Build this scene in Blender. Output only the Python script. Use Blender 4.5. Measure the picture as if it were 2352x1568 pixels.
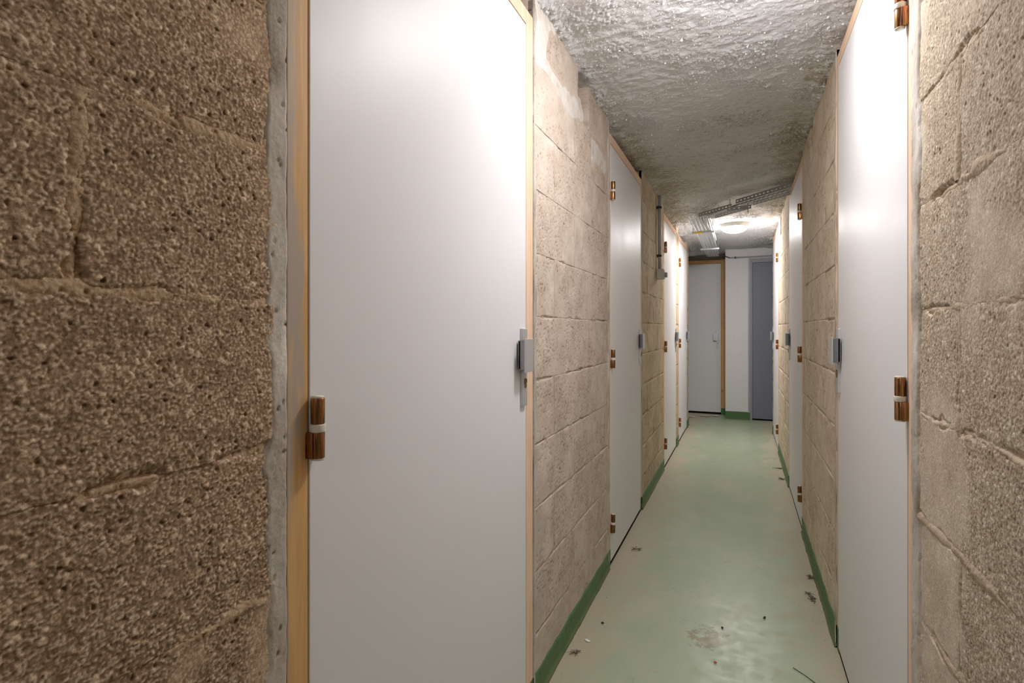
import bpy, bmesh, math, random
import numpy as np
from mathutils import Vector, Matrix

# ------------------------------------------------------------------ scene, camera, world, exposure
for o in list(bpy.data.objects): bpy.data.objects.remove(o)
S = bpy.context.scene
COL = S.collection
R = math.radians
YAW = 23.06
CAMH = 1.145
cam_d = bpy.data.cameras.new('camera')
cam = bpy.data.objects.new('camera', cam_d); COL.objects.link(cam)
cam.location = (0, 0, CAMH); cam.rotation_euler = (R(90), 0, R(YAW))
cam_d.sensor_width = 36; cam_d.lens = 1240 / 2352 * 36
cam_d.shift_y = -29 / 2352
cam_d.clip_start = .02
cam_d.dof.use_dof = True; cam_d.dof.focus_distance = 2.6; cam_d.dof.aperture_fstop = 14
S.camera = cam
w = bpy.data.worlds.new('world'); S.world = w; w.use_nodes = True
w.node_tree.nodes['Background'].inputs[0].default_value = (1, .97, .93, 1)
w.node_tree.nodes['Background'].inputs[1].default_value = 0.02
S.view_settings.view_transform = 'Standard'; S.view_settings.look = 'None'
S.view_settings.gamma = 1; S.view_settings.use_curve_mapping = False
S.view_settings.exposure = 0.0
S.cycles.max_bounces = 6; S.cycles.diffuse_bounces = 6; S.cycles.glossy_bounces = 2
LAMP = 87.0            # radiance of the opal lamp diffusers
LAMP_COL = (1.0, .972, .962, 1)

A = .585     # left wall plane x = -A
B = .315     # right wall plane x = +B
CZ = 2.155   # mean ceiling height
PITCH = .197 # block course
rnd = random.Random(7)

# ------------------------------------------------------------------ helpers: objects
def tag(o, label=None, cat=None, group=None, kind=None):
    if label: o['label'] = label
    if cat: o['category'] = cat
    if group: o['group'] = group
    if kind: o['kind'] = kind
    return o
def empty(name, loc=(0, 0, 0), rz=0):
    o = bpy.data.objects.new(name, None); COL.objects.link(o)
    o.location = loc; o.rotation_euler = (0, 0, rz); o.empty_display_size = .1
    return o
def link_mesh(name, me, mat, parent=None, smooth=False):
    me.materials.append(mat)
    if smooth: me.polygons.foreach_set('use_smooth', [True] * len(me.polygons))
    o = bpy.data.objects.new(name, me); COL.objects.link(o)
    if parent is not None: o.parent = parent
    return o
def obj(name, bm, mat, parent=None, smooth=False):
    me = bpy.data.meshes.new(name); bmesh.ops.recalc_face_normals(bm, faces=bm.faces[:])
    bm.to_mesh(me); bm.free()
    return link_mesh(name, me, mat, parent, smooth)
def bev(bm, geom_edges, r, seg=2):
    bmesh.ops.bevel(bm, geom=geom_edges, offset=r, segments=seg, affect='EDGES', profile=.6)
def box(bm, x0, x1, y0, y1, z0, z1, r=0, seg=2):
    t = bmesh.new()
    m = Matrix.Translation(((x0+x1)/2, (y0+y1)/2, (z0+z1)/2)) @ Matrix.Diagonal((abs(x1-x0), abs(y1-y0), abs(z1-z0), 1))
    bmesh.ops.create_cube(t, size=1, matrix=m)
    if r: bev(t, t.edges[:], r, seg)
    merge(bm, t)
def merge(bm, t, mat=None):
    if mat is not None: bmesh.ops.transform(t, matrix=mat, verts=t.verts[:])
    vm = {}
    for v in t.verts: vm[v] = bm.verts.new(v.co)
    for f in t.faces:
        try: bm.faces.new([vm[v] for v in f.verts])
        except ValueError: pass
    t.free()
def cyl(bm, c, r, h, axis='Z', seg=20, r2=None, bevel=0):
    t = bmesh.new()
    bmesh.ops.create_cone(t, cap_ends=True, segments=seg, radius1=r, radius2=r if r2 is None else r2, depth=h)
    if bevel:
        es = [e for e in t.edges if any(len(f.verts) > 4 for f in e.link_faces)]
        bev(t, es, bevel, 2)
    rot = {'Z': Matrix(), 'X': Matrix.Rotation(R(90), 4, 'Y'), 'Y': Matrix.Rotation(R(90), 4, 'X')}[axis]
    merge(bm, t, Matrix.Translation(c) @ rot)
def tube(bm, pts, r, seg=10):
    pts = [Vector(p) for p in pts]; rings = []
    for i, p in enumerate(pts):
        d = (pts[min(i+1, len(pts)-1)] - pts[max(i-1, 0)]).normalized()
        a = d.orthogonal().normalized() if i == 0 else (pa - d * pa.dot(d)).normalized()
        pa = a; b = d.cross(a)
        rings.append([bm.verts.new(p + (a*math.cos(t)+b*math.sin(t))*r) for t in [2*math.pi*k/seg for k in range(seg)]])
    for i in range(len(rings)-1):
        for k in range(seg):
            bm.faces.new((rings[i][k], rings[i][(k+1) % seg], rings[i+1][(k+1) % seg], rings[i+1][k]))
    bm.faces.new(rings[0][::-1]); bm.faces.new(rings[-1])
def lathe(bm, prof, c, seg=40):
    rings = []
    for r_, z_ in prof:
        if r_ < 1e-6: rings.append([bm.verts.new((c[0], c[1], c[2]+z_))])
        else: rings.append([bm.verts.new((c[0]+r_*math.cos(2*math.pi*k/seg), c[1]+r_*math.sin(2*math.pi*k/seg), c[2]+z_)) for k in range(seg)])
    for a, b in zip(rings, rings[1:]):
        for k in range(seg):
            k2 = (k+1) % seg
            if len(a) == 1 and len(b) == 1: continue
            if len(a) == 1: bm.faces.new((a[0], b[k2], b[k]))
            elif len(b) == 1: bm.faces.new((a[k], a[k2], b[0]))
            else: bm.faces.new((a[k], a[k2], b[k2], b[k]))

# ------------------------------------------------------------------ helpers: numpy noise
def hsh(ix, iy, seed):
    n = (ix.astype(np.int64)*374761393 + iy.astype(np.int64)*668265263 + seed*974634777) & 0xffffffff
    n = ((n ^ (n >> 13)) * 1274126177) & 0xffffffff
    n = ((n ^ (n >> 16)) * 2246822519) & 0xffffffff
    return ((n ^ (n >> 15)) & 0xffffff) / float(0xffffff)
def vnoise(x, y, cell, seed):
    x = x/cell; y = y/cell; ix = np.floor(x); iy = np.floor(y); fx = x-ix; fy = y-iy
    fx = fx*fx*(3-2*fx); fy = fy*fy*(3-2*fy)
    a = hsh(ix, iy, seed); b = hsh(ix+1, iy, seed); c = hsh(ix, iy+1, seed); d = hsh(ix+1, iy+1, seed)
    return (a*(1-fx)+b*fx)*(1-fy) + (c*(1-fx)+d*fx)*fy - .5
def fbm(x, y, cell, seed, n=3):
    s = 0; a = 1
    for i in range(n): s = s + a*vnoise(x, y, cell/2**i, seed+i*17); a *= .5
    return s
def vor(x, y, cell, seed):
    x = x/cell; y = y/cell; ix = np.floor(x); iy = np.floor(y)
    f1 = np.full(x.shape, 9.); f2 = np.full(x.shape, 9.); idr = np.zeros(x.shape)
    for dx in (-1, 0, 1):
        for dy in (-1, 0, 1):
            cx = ix+dx; cy = iy+dy
            px = cx + hsh(cx, cy, seed)*.9+.05; py = cy + hsh(cx, cy, seed+1)*.9+.05
            d = np.sqrt((x-px)**2+(y-py)**2)
            near = d < f1
            f2 = np.where(near, f1, np.minimum(f2, d)); idr = np.where(near, hsh(cx, cy, seed+2), idr); f1 = np.where(near, d, f1)
    return f1, f2, idr
def sst(a, b, x):
    t = np.clip((x-a)/(b-a), 0, 1); return t*t*(3-2*t)

def grid_mesh(name, P, mat, parent, skirt=None, flip=False, val=None, smooth=True):
    """P: (ny,nz,3) grid of points; skirt: vector that closes the rim backwards; val: per-point tone."""
    ny, nz = P.shape[:2]
    V = P.reshape(-1, 3)
    idx = np.arange(ny*nz).reshape(ny, nz)
    q = np.stack([idx[:-1, :-1], idx[1:, :-1], idx[1:, 1:], idx[:-1, 1:]], -1).reshape(-1, 4)
    vv = None if val is None else val.reshape(-1)
    if skirt is not None:
        rim = np.concatenate([idx[:, 0], idx[-1, 1:], idx[-2::-1, -1], idx[0, -2:0:-1]])
        nb = len(V); V = np.concatenate([V, V[rim] + np.array(skirt)])
        if vv is not None: vv = np.concatenate([vv, vv[rim]])
        k = np.arange(len(rim)); k2 = (k+1) % len(rim)
        q = np.concatenate([q, np.stack([rim[k2], rim[k], nb+k, nb+k2], -1)])
    if flip: q = q[:, ::-1]
    me = bpy.data.meshes.new(name)
    me.vertices.add(len(V)); me.vertices.foreach_set('co', V.astype(np.float32).ravel())
    me.loops.add(len(q)*4); me.loops.foreach_set('vertex_index', q.astype(np.int32).ravel())
    me.polygons.add(len(q)); me.polygons.foreach_set('loop_start', np.arange(0, len(q)*4, 4, dtype=np.int32))
    if smooth: me.polygons.foreach_set('use_smooth', np.ones(len(q), dtype=bool))
    me.update(calc_edges=True)
    if vv is not None:
        at = me.attributes.new('tone', 'FLOAT', 'POINT'); at.data.foreach_set('value', vv.astype(np.float32))
    me.materials.append(mat)
    o = bpy.data.objects.new(name, me); COL.objects.link(o)
    if parent is not None: o.parent = parent
    return o

# ------------------------------------------------------------------ materials
def lin(c):
    c = [x/255 for x in c[:3]]
    return tuple((x/12.92 if x <= .04045 else ((x+.055)/1.055)**2.4) for x in c) + (1,)
class NT:
    def __init__(s, name):
        s.m = bpy.data.materials.new(name); s.m.use_nodes = True; s.t = s.m.node_tree
        s.b = s.t.nodes['Principled BSDF']
    def n(s, typ, **k):
        nd = s.t.nodes.new(typ)
        for a, b in k.items(): setattr(nd, a, b)
        return nd
    def l(s, a, b): s.t.links.new(a, b)
    def setin(s, nd, k, v):
        if hasattr(v, 'is_linked') or isinstance(v, bpy.types.NodeSocket): s.l(v, nd.inputs[k])
        else: nd.inputs[k].default_value = v
    def noise(s, scale, detail=3, rough=.5, vec=None, dist=0):
        nd = s.n('ShaderNodeTexNoise'); nd.inputs['Scale'].default_value = scale; nd.inputs['Detail'].default_value = detail
        nd.inputs['Roughness'].default_value = rough; nd.inputs['Distortion'].default_value = dist
        if vec is not None: s.l(vec, nd.inputs['Vector'])
        return nd.outputs['Fac']
    def vor(s, scale, vec=None, out='Distance', feat='F1'):
        nd = s.n('ShaderNodeTexVoronoi', feature=feat); nd.inputs['Scale'].default_value = scale
        if vec is not None: s.l(vec, nd.inputs['Vector'])
        return nd.outputs[out]
    def ramp(s, fac, stops):
        nd = s.n('ShaderNodeValToRGB'); cr = nd.color_ramp
        while len(cr.elements) < len(stops): cr.elements.new(.5)
        for e, (p, c) in zip(cr.elements, stops):
            e.position = p; e.color = c if isinstance(c, tuple) else (c, c, c, 1)
        s.l(fac, nd.inputs['Fac']); return nd.outputs['Color']
    def mix(s, fac, a, b, mode='MIX'):
        nd = s.n('ShaderNodeMix', data_type='RGBA', blend_type=mode)
        s.setin(nd, 0, fac); s.setin(nd, 6, a); s.setin(nd, 7, b)
        return nd.outputs[2]
    def math(s, op, a, b=None, clamp=False):
        nd = s.n('ShaderNodeMath', operation=op); nd.use_clamp = clamp
        s.setin(nd, 0, a)
        if b is not None: s.setin(nd, 1, b)
        return nd.outputs[0]
    def pos(s, scale=(1, 1, 1)):
        g = s.n('ShaderNodeTexCoord').outputs['Object']
        m = s.n('ShaderNodeMapping'); m.inputs['Scale'].default_value = scale; s.l(g, m.inputs['Vector'])
        return m.outputs['Vector']
    def xyz(s, i):
        x = s.n('ShaderNodeSeparateXYZ'); s.l(s.n('ShaderNodeTexCoord').outputs['Object'], x.inputs[0]); return x.outputs[i]
    def attr(s, name):
        nd = s.n('ShaderNodeAttribute', attribute_name=name); return nd.outputs['Fac']
    def bump(s, h, strength=.5, dist=.003, nrm=None):
        nd = s.n('ShaderNodeBump'); nd.inputs['Strength'].default_value = strength; nd.inputs['Distance'].default_value = dist
        s.l(h, nd.inputs['Height'])
        if nrm is not None: s.l(nrm, nd.inputs['Normal'])
        return nd.outputs['Normal']
    def out(s, col=None, rough=.6, nrm=None, metal=0, spec=.5):
        if col is not None: s.setin(s.b, 'Base Color', col)
        s.setin(s.b, 'Roughness', rough); s.setin(s.b, 'Metallic', metal)
        s.b.inputs['Specular IOR Level'].default_value = spec
        if nrm is not None: s.l(nrm, s.b.inputs['Normal'])
        return s.m
def simple(name, c, rough=.5, metal=0, spec=.5, nb=0, ns=60):
    t = NT(name); v = t.pos()
    col = t.mix(t.noise(ns, 3, .6, v), tuple(x*.88 for x in lin(c)[:3])+(1,), tuple(min(1, x*1.1) for x in lin(c)[:3])+(1,))
    return t.out(col, rough, t.bump(t.noise(ns*3, 3, .6, v), nb, .001) if nb else None, metal, spec)

def block_mat(name, dark, mid, light, fine=1.0, stain=.5):
    """cement blocks; 'tone' = tone of the aggregate grain, plus shade and dirt of the pits, stored with the relief"""
    t = NT(name); v = t.pos()
    tone = t.attr('tone')
    n1 = t.noise(420*fine, 3, .6, v)
    f = t.math('ADD', t.math('MULTIPLY', t.math('SUBTRACT', n1, .5), .55), tone)
    col = t.ramp(f, [(.0, lin(dark)), (.42, lin(mid)), (.72, lin(light)), (1., lin([min(255, c*1.18) for c in light]))])
    big = t.noise(3.5, 4, .6, v)
    col = t.mix(t.math('MULTIPLY', t.ramp(big, [(.42, 0.), (.62, 1.)]), stain), col, lin([c*.86 for c in mid]), 'MIX')
    nrm = t.bump(n1, .55, .0015)
    return t.out(col, .92, nrm, spec=.2)
M = {}
M['block_near'] = block_mat('rough_block_near', (98, 77, 58), (168, 141, 115), (216, 194, 168), .8, .10)
M['block_right'] = block_mat('rough_block_right', (116, 96, 72), (184, 167, 147), (220, 207, 190), .8, .12)
M['block_pier'] = block_mat('smeared_block', (110, 96, 80), (190, 174, 159), (211, 198, 186), .6, .25)
M['block_pier_right'] = block_mat('smeared_block_right', (120, 102, 78), (208, 191, 167), (228, 214, 194), .6, .2)
M['block_far'] = block_mat('block_far', (112, 96, 72), (190, 174, 147), (210, 195, 170), .4, .45)
M['mortar_near'] = block_mat('mortar_near', (118, 94, 68), (186, 158, 128), (218, 195, 165), 1, .1)
M['mortar_right'] = block_mat('mortar_right', (120, 104, 84), (190, 172, 150), (208, 192, 172), 1, .1)
M['mortar_pier'] = block_mat('mortar_pier', (120, 104, 80), (198, 184, 166), (214, 204, 192), 1, .2)
M['mortar_far'] = block_mat('mortar_far', (112, 98, 72), (188, 170, 140), (206, 190, 162), 1, .3)
M['plaster'] = block_mat('grey_plaster_skim', (120, 110, 96), (190, 181, 170), (208, 202, 194), .5, .3)
M['smear'] = block_mat('white_mortar_smear', (160, 150, 138), (206, 198, 190), (220, 214, 208), .5, .1)
M['core'] = simple('cement_core', (120, 110, 96), .95, nb=.4)

def ceiling_mat():
    t = NT('sprayed_ceiling'); v = t.pos(); sv = t.pos((1, 2.0, 1))
    tone = t.attr('tone')       # 0 clean .. 1 dirty, stored with the relief
    n1 = t.noise(38, 6, .72, sv); n2 = t.noise(220, 3, .6, v)
    white = t.mix(n2, lin((214, 214, 216)), lin((243, 243, 245)))
    brown = t.mix(t.noise(60, 5, .7, sv), lin((150, 140, 116)), lin((232, 227, 215)))
    f = t.math('ADD', tone, t.math('MULTIPLY', t.math('SUBTRACT', n1, .5), 2.4))
    col = t.mix(t.ramp(f, [(.3, 0.), (.62, 1.)]), white, brown)
    n3 = t.noise(75, 6, .75, t.pos((.7, 2.6, 1)))
    m3 = t.noise(7, 4, .6, v)
    sp = t.ramp(t.math('ADD', n3, t.math('ADD', t.math('MULTIPLY', t.math('SUBTRACT', m3, .5), .5), t.math('MULTIPLY', tone, .10))), [(.62, 0.), (.72, 1.)])
    col = t.mix(t.math('MULTIPLY', sp, .62), col, lin((92, 78, 52)))
    h = t.math('ADD', t.math('MULTIPLY', n1, 1.0), t.math('MULTIPLY', n2, .35))
    return t.out(col, .85, t.bump(h, .8, .008), spec=.25)
M['ceiling'] = ceiling_mat()

def floor_mat():
    t = NT('mint_floor_paint'); v = t.pos()
    base = t.mix(t.noise(2.2, 4, .6, v), lin((152, 170, 142)), lin((175, 187, 161)))
    x = t.xyz(0)
    # dust that has gathered along both foot edges
    el = t.math('SUBTRACT', 1.0, t.math('DIVIDE', t.math('ADD', x, A), .34), True)
    er = t.math('SUBTRACT', 1.0, t.math('DIVIDE', t.math('SUBTRACT', B, x), .27), True)
    e = t.math('MAXIMUM', el, er)
    n = t.noise(7, 6, .65, v)
    dust = t.ramp(t.math('ADD', t.math('MULTIPLY', e, .85), t.math('MULTIPLY', t.math('SUBTRACT', n, .5), 1.6)), [(.28, 0.), (.75, 1.)])
    col = t.mix(t.math('MULTIPLY', dust, .85), base, lin((186, 174, 152)))
    pale = t.ramp(t.noise(3.2, 5, .6, t.pos((1.4, .5, 1))), [(.5, 0.), (.7, 1.)])
    col = t.mix(t.math('MULTIPLY', pale, .6), col, lin((186, 184, 164)))
    st = t.ramp(t.noise(5.5, 7, .75, v), [(.6, 0.), (.72, 1.)])
    col = t.mix(t.math('MULTIPLY', st, .5), col, lin((132, 122, 92)))
    # one brown spill in the middle of the floor, and its fainter tail
    vm = t.n('ShaderNodeVectorMath', operation='DISTANCE'); mp = t.n('ShaderNodeMapping'); mp.inputs['Scale'].default_value = (1, .85, 0)
    t.l(t.n('ShaderNodeTexCoord').outputs['Object'], mp.inputs['Vector']); t.l(mp.outputs['Vector'], vm.inputs[0]); vm.inputs[1].default_value = (-.118, 2.12*.85, 0)
    spill = t.math('SUBTRACT', t.math('ADD', t.math('MULTIPLY', t.noise(26, 6, .7, v), 1.3), -.35), t.math('MULTIPLY', vm.outputs['Value'], 4.2))
    col = t.mix(t.math('MULTIPLY', t.ramp(spill, [(.03, 0.), (.16, 1.)]), .75), col, lin((128, 112, 76)))
    sp = t.ramp(t.vor(95, v), [(.05, 1.), (.09, 0.)])
    spm = t.ramp(t.math('ADD', t.noise(14, 3, .6, v), t.math('MULTIPLY', e, .15)), [(.46, 0.), (.58, 1.)])
    col = t.mix(t.math('MULTIPLY', t.math('MULTIPLY', sp, spm), .7), col, lin((80, 70, 54)))
    rough = t.mix(t.ramp(t.noise(16, 6, .7, v), [(.35, 0.), (.65, 1.)]), (.30, .30, .30, 1), (.44, .44, .44, 1))
    rough = t.mix(dust, rough, (.7, .7, .7, 1))
    nrm = t.bump(t.noise(90, 7, .75, v), .10, .001)
    return t.out(col, rough, nrm, spec=.45)
M['floor'] = floor_mat()

def door_mat(name, c, r0=.36, spec=.5):
    t = NT(name); v = t.pos()
    col = t.mix(t.noise(1.3, 3, .5, v), lin(c), lin([min(255, x*1.015) for x in c]))
    sm = t.ramp(t.noise(14, 5, .7, v), [(.66, 0.), (.8, 1.)])
    col = t.mix(t.math('MULTIPLY', sm, .10), col, lin([x*.85 for x in c]))
    nrm = t.bump(t.noise(9, 2, .5, t.pos((1, 2.5, .6))), .12, .004)
    nrm = t.bump(t.noise(500, 2, .5, v), .04, .0006, nrm)
    return t.out(col, t.mix(t.noise(6, 4, .6, v), (r0,)*3+(1,), (r0+.1,)*3+(1,)), nrm, spec=spec)
M['leaf'] = door_mat('white_laminate', (229, 229, 232), .40, .28)
M['grey_leaf'] = door_mat('slate_grey_paint', (128, 130, 142), .45)
M['grey_frame'] = door_mat('pale_grey_metal_paint', (168, 170, 176), .4)
M['white_wall'] = simple('white_wall_paint', (230, 229, 231), .75, nb=.3, ns=40)
def wood_mat(name, c1, c2, smear=0., axis=1, edge=0.0, wdt=.045):
    """pine; smear = amount of grey filler dragged over the side that meets the wall"""
    t = NT(name)
    g = t.noise(24, 5, .6, t.pos((3, 3, .18)), 1.2)
    col = t.mix(t.ramp(g, [(.35, 0.), (.65, 1.)]), lin(c1), lin(c2))
    kn = t.ramp(t.vor(6.5, t.pos((1, 1.0, .42))), [(.035, 1.), (.075, 0.)])
    col = t.mix(t.math('MULTIPLY', kn, .7), col, lin((150, 92, 52)))
    if smear:
        y = t.math('DIVIDE', t.math('SUBTRACT', t.xyz(axis), edge), wdt)      # 0 at the wall side, 1 at the leaf
        n = t.noise(5.5, 5, .6, t.pos((2, 4, .7)))
        f = t.math('ADD', t.math('SUBTRACT', smear, y), t.math('MULTIPLY', t.math('SUBTRACT', n, .5), 2.6))
        col = t.mix(t.math('MULTIPLY', t.ramp(f, [(-.0, 0.), (.35, 1.)]), .92), col, lin((178, 168, 156)))
    gz = t.ramp(t.xyz(2), [(.0845, 1.), (.0865, 0.)])
    col = t.mix(gz, col, lin((78, 124, 74)))
    return t.out(col, .6, t.bump(g, .2, .001), spec=.35)
M['wood'] = wood_mat('pine_frame', (228, 190, 158), (242, 212, 188))
M['wood_near'] = wood_mat('pine_frame_smeared', (208, 164, 106), (226, 184, 128), .62, 1, .57, .04)
M['wood_end'] = wood_mat('orange_pine', (208, 160, 98), (224, 182, 122))

def green_mat():
    t = NT('green_skirting_paint'); v = t.pos()
    col = t.mix(t.noise(9, 5, .6, v), lin((70, 104, 61)), lin((90, 130, 79)))
    sp = t.ramp(t.noise(120, 4, .7, v), [(.6, 0.), (.7, 1.)])
    col = t.mix(t.math('MULTIPLY', sp, .55), col, lin((58, 66, 42)))
    d = t.ramp(t.math('ADD', t.xyz(2), t.math('MULTIPLY', t.noise(30, 4, .6, v), .03)), [(.012, 1.), (.035, 0.)])
    col = t.mix(t.math('MULTIPLY', d, .6), col, lin((140, 130, 100)))
    return t.out(col, .5, t.bump(t.noise(160, 4, .7, v), .5, .002))
M['green'] = green_mat()
def zinc_mat():
    t = NT('yellow_passivated_zinc')
    tc = t.n('ShaderNodeTexCoord').outputs['Object']
    m = t.n('ShaderNodeMapping'); m.inputs['Scale'].default_value = (230, 230, 5); t.l(tc, m.inputs['Vector'])
    n = t.noise(1.0, 4, .65, m.outputs['Vector'], 1.0)
    col = t.ramp(n, [(.30, lin((60, 52, 34))), (.40, lin((188, 146, 76))), (.46, lin((70, 56, 44))), (.53, lin((204, 130, 104))), (.60, lin((120, 124, 58))), (.70, lin((226, 196, 128)))])
    return t.out(col, .3, None, 1.0)
M['zinc'] = zinc_mat()
M['nylon'] = simple('white_nylon', (226, 220, 210), .4)
M['steel'] = simple('satin_aluminium', (206, 208, 210), .42, .55, ns=200)
M['steel_dark'] = simple('polished_dark_steel', (150, 150, 152), .28, .85, ns=200)
M['brass'] = simple('worn_brass', (176, 150, 104), .35, 1.0, ns=200)
M['black'] = simple('black_plastic', (28, 28, 30), .5)
M['conduit'] = simple('grey_pvc', (168, 170, 172), .45)
M['switchgrey'] = simple('light_grey_plastic', (196, 193, 186), .45)
M['galv'] = simple('galvanised_steel', (196, 200, 202), .45, .35, ns=120, nb=.1)
M['galv_dark'] = simple('dull_galvanised_steel', (158, 160, 160), .55, .35, ns=120, nb=.1)
M['yellow'] = simple('yellow_tape', (232, 196, 92), .5)
M['cable_white'] = simple('white_cable', (226, 226, 222), .45)
M['cable_black'] = simple('dark_cable', (60, 58, 56), .5)
M['flake'] = simple('white_flake', (238, 236, 232), .7)
M['dust'] = simple('dark_dust', (112, 100, 84), .95, nb=.8)
M['shade_strip'] = simple('gap_shade_dark', (52, 46, 40), .95, spec=.1)  # near-black colour that paints the shade under the door leaves
M['rubble'] = simple('plaster_rubble', (206, 196, 184), .9, nb=.6)
M['red_chip'] = simple('red_chip', (190, 84, 60), .7)
M['pebble'] = simple('black_grit', (34, 34, 30), .6)
M['twig'] = simple('dark_twig', (70, 62, 44), .8)
t = NT('lit_opal'); t.out((.9, .9, .9, 1), .4)
t.b.inputs['Emission Color'].default_value = LAMP_COL; t.b.inputs['Emission Strength'].default_value = LAMP
M['opal'] = t.m
M['opal_far'] = t.m.copy(); M['opal_far'].node_tree.nodes['Principled BSDF'].inputs['Emission Strength'].default_value = LAMP*1.45

# ------------------------------------------------------------------ wall relief
def grain_h(Y, Z, seed, amp=1.0, soft=0.):
    """coarse open aggregate; returns outward height and tone"""
    Yw = Y + .0022*vnoise(Y, Z, .004, seed+50); Zw = Z + .0022*vnoise(Y, Z, .004, seed+51)
    f1, f2, i1 = vor(Yw, Zw*1.15, .0037-.0003*soft, seed)
    g1, g2, j1 = vor(Yw, Zw, .0074, seed+9)
    k1, k2, l1 = vor(Yw, Zw, .0026, seed+19)
    dome = np.clip(1-(f1/.72)**2, 0, 1)**.7
    loose = sst(-.15, .25, fbm(Y, Z, .03, seed+33, 2))
    a = np.where(i1 < .10+.16*loose, -.0015, .0003+.0015*i1)
    h = a*dome
    big = np.where(j1 > .90, np.clip(1-(g1/.5)**2, 0, 1)**.6*.0022, 0)
    hole = np.where(j1 < .05, -np.clip(1-(g1/.42)**2, 0, 1)*.0034, 0)
    h = np.maximum(h, big) + hole + .0009*(.5-k1)
    m = np.clip(sst(.42-.44*soft, .62-.40*soft, fbm(Y, Z, .19, 333, 3)+.12), 0, 1)*.8
    h = h*(1-m) + .0022*fbm(Y, Z, .045, seed+30, 3)
    tone = .24 + .44*i1*dome + np.where(big > .0006, .20*j1, 0) + .16*(l1-.5) + .09*fbm(Y, Z, .02, seed+60, 2) - .10*(hole < -.001)
    tone = tone*(1-m*.7) + m*.7*(.56+.2*fbm(Y, Z, .05, 5, 2))
    tone = .5 + (tone-.44)*1.3
    return h*amp*(.80-.22*soft), np.clip(tone, 0, 1)
def smooth_h(Y, Z, seed, pit=1.0):
    """cement face with little dark pits, partly skimmed"""
    f1, f2, i1 = vor(Y, Z, .0085, seed)
    skim = sst(-.12, .18, fbm(Y, Z, .16, seed+70, 3))
    pits = np.where(i1 < .24*(1-.7*skim), -np.clip(1-(f1/.36)**2, 0, 1)*.005*pit, 0)
    g1, g2, j1 = vor(Y, Z, .0062, seed+3)
    h = pits + .0013*(.5-g1)*(1-.7*skim) + .0035*fbm(Y, Z, .09, seed+31, 3)
    tone = .52 + .16*(j1-.5)*(1-.6*skim) + .22*fbm(Y, Z, .04, seed+61, 4) + .08*skim - .4*(pits < -.001)  # pits darkened in the tone too: shade of their depth, and dirt
    return h, np.clip(tone, 0, 1)
def crisp(y0, y1, d): return np.linspace(y0, y1, max(2, int(round((y1-y0)/d))+1))
def cuts(y0, y1, d, bands=()):
    """grid lines from y0 to y1: spacing d inside the bands given as (lo, hi, d)"""
    pts = {round(y0, 6), round(y1, 6)}
    seg = [(y0, y1, d)]
    for lo, hi, dd in bands:
        new = []
        for a, b, c in seg:
            if hi <= a or lo >= b: new.append((a, b, c)); continue
            if lo > a: new.append((a, lo, c))
            new.append((max(a, lo), min(b, hi), dd))
            if hi < b: new.append((hi, b, c))
        seg = new
    out = [seg[0][0]]
    for a, b, c in seg: out += list(crisp(a, b, c)[1:])
    return np.array(out)
def to_wall(side, Y, Z, H):
    X = (-A + H) if side < 0 else (B - H)
    return np.stack([X, Y, Z], -1)
def make_block(parent, side, y0, y1, z0, z1, ys, zs, kind, mat, seed, depth=.06, proud=0., name='block'):
    Y, Z = np.meshgrid(ys, zs, indexing='ij')
    h, tone = grain_h(Y, Z, seed % 5 + 11, 1., soft=(1. if side > 0 else 0.)) if kind == 'grain' else smooth_h(Y, Z, seed % 5 + 11)
    rag = .013*fbm(Y, Z, .03, 77, 4) if kind == 'grain' else .004*fbm(Y, Z, .05, 78, 3)
    d = np.minimum(np.minimum(Y-y0, y1-Y), np.minimum(Z-z0, z1-Z))
    rr = .009 if kind == 'grain' else .0036
    e = 1 - sst(-.001, rr, d + rag - .001)
    if kind == 'grain':
        h = h - e*.0085*(.12+.88*sst(-.12, .22, fbm(Y*.7, Z*.7, .05, 401, 3))) + proud*.6
    else:
        mk = sst(-.02, .22, fbm(Y*.8, Z, .07, 402, 3) + .10*(d == np.minimum(Z-z0, z1-Z)) - .34*sst(.9, 1.6, Z))
        h = h - e*.008*mk + proud*.3
        tone = np.clip(tone - .22*e*mk, 0, 1)
    o = grid_mesh(name, to_wall(side, Y, Z, h), mat, parent, skirt=((-depth if side < 0 else depth), 0, 0), flip=(side > 0), val=tone)
    return o
def strip_mesh(parts, parent, mat, name):
    """joins several grids (P, val, flip) into one mesh"""
    Vs, Qs, Ts, n = [], [], [], 0
    for P, val, flip in parts:
        ny, nz = P.shape[:2]; idx = np.arange(ny*nz).reshape(ny, nz)+n
        q = np.stack([idx[:-1, :-1], idx[1:, :-1], idx[1:, 1:], idx[:-1, 1:]], -1).reshape(-1, 4)
        if flip: q = q[:, ::-1]
        Vs.append(P.reshape(-1, 3)); Qs.append(q); Ts.append(val.reshape(-1)); n += ny*nz
    V = np.concatenate(Vs); q = np.concatenate(Qs); T = np.concatenate(Ts)
    me = bpy.data.meshes.new(name)
    me.vertices.add(len(V)); me.vertices.foreach_set('co', V.astype(np.float32).ravel())
    me.loops.add(len(q)*4); me.loops.foreach_set('vertex_index', q.astype(np.int32).ravel())
    me.polygons.add(len(q)); me.polygons.foreach_set('loop_start', np.arange(0, len(q)*4, 4, dtype=np.int32))
    me.polygons.foreach_set('use_smooth', np.ones(len(q), dtype=bool)); me.update(calc_edges=True)
    me.attributes.new('tone', 'FLOAT', 'POINT').data.foreach_set('value', T.astype(np.float32))
    me.materials.append(mat)
    o = bpy.data.objects.new(name, me); COL.objects.link(o); o.parent = parent
    return o
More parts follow.
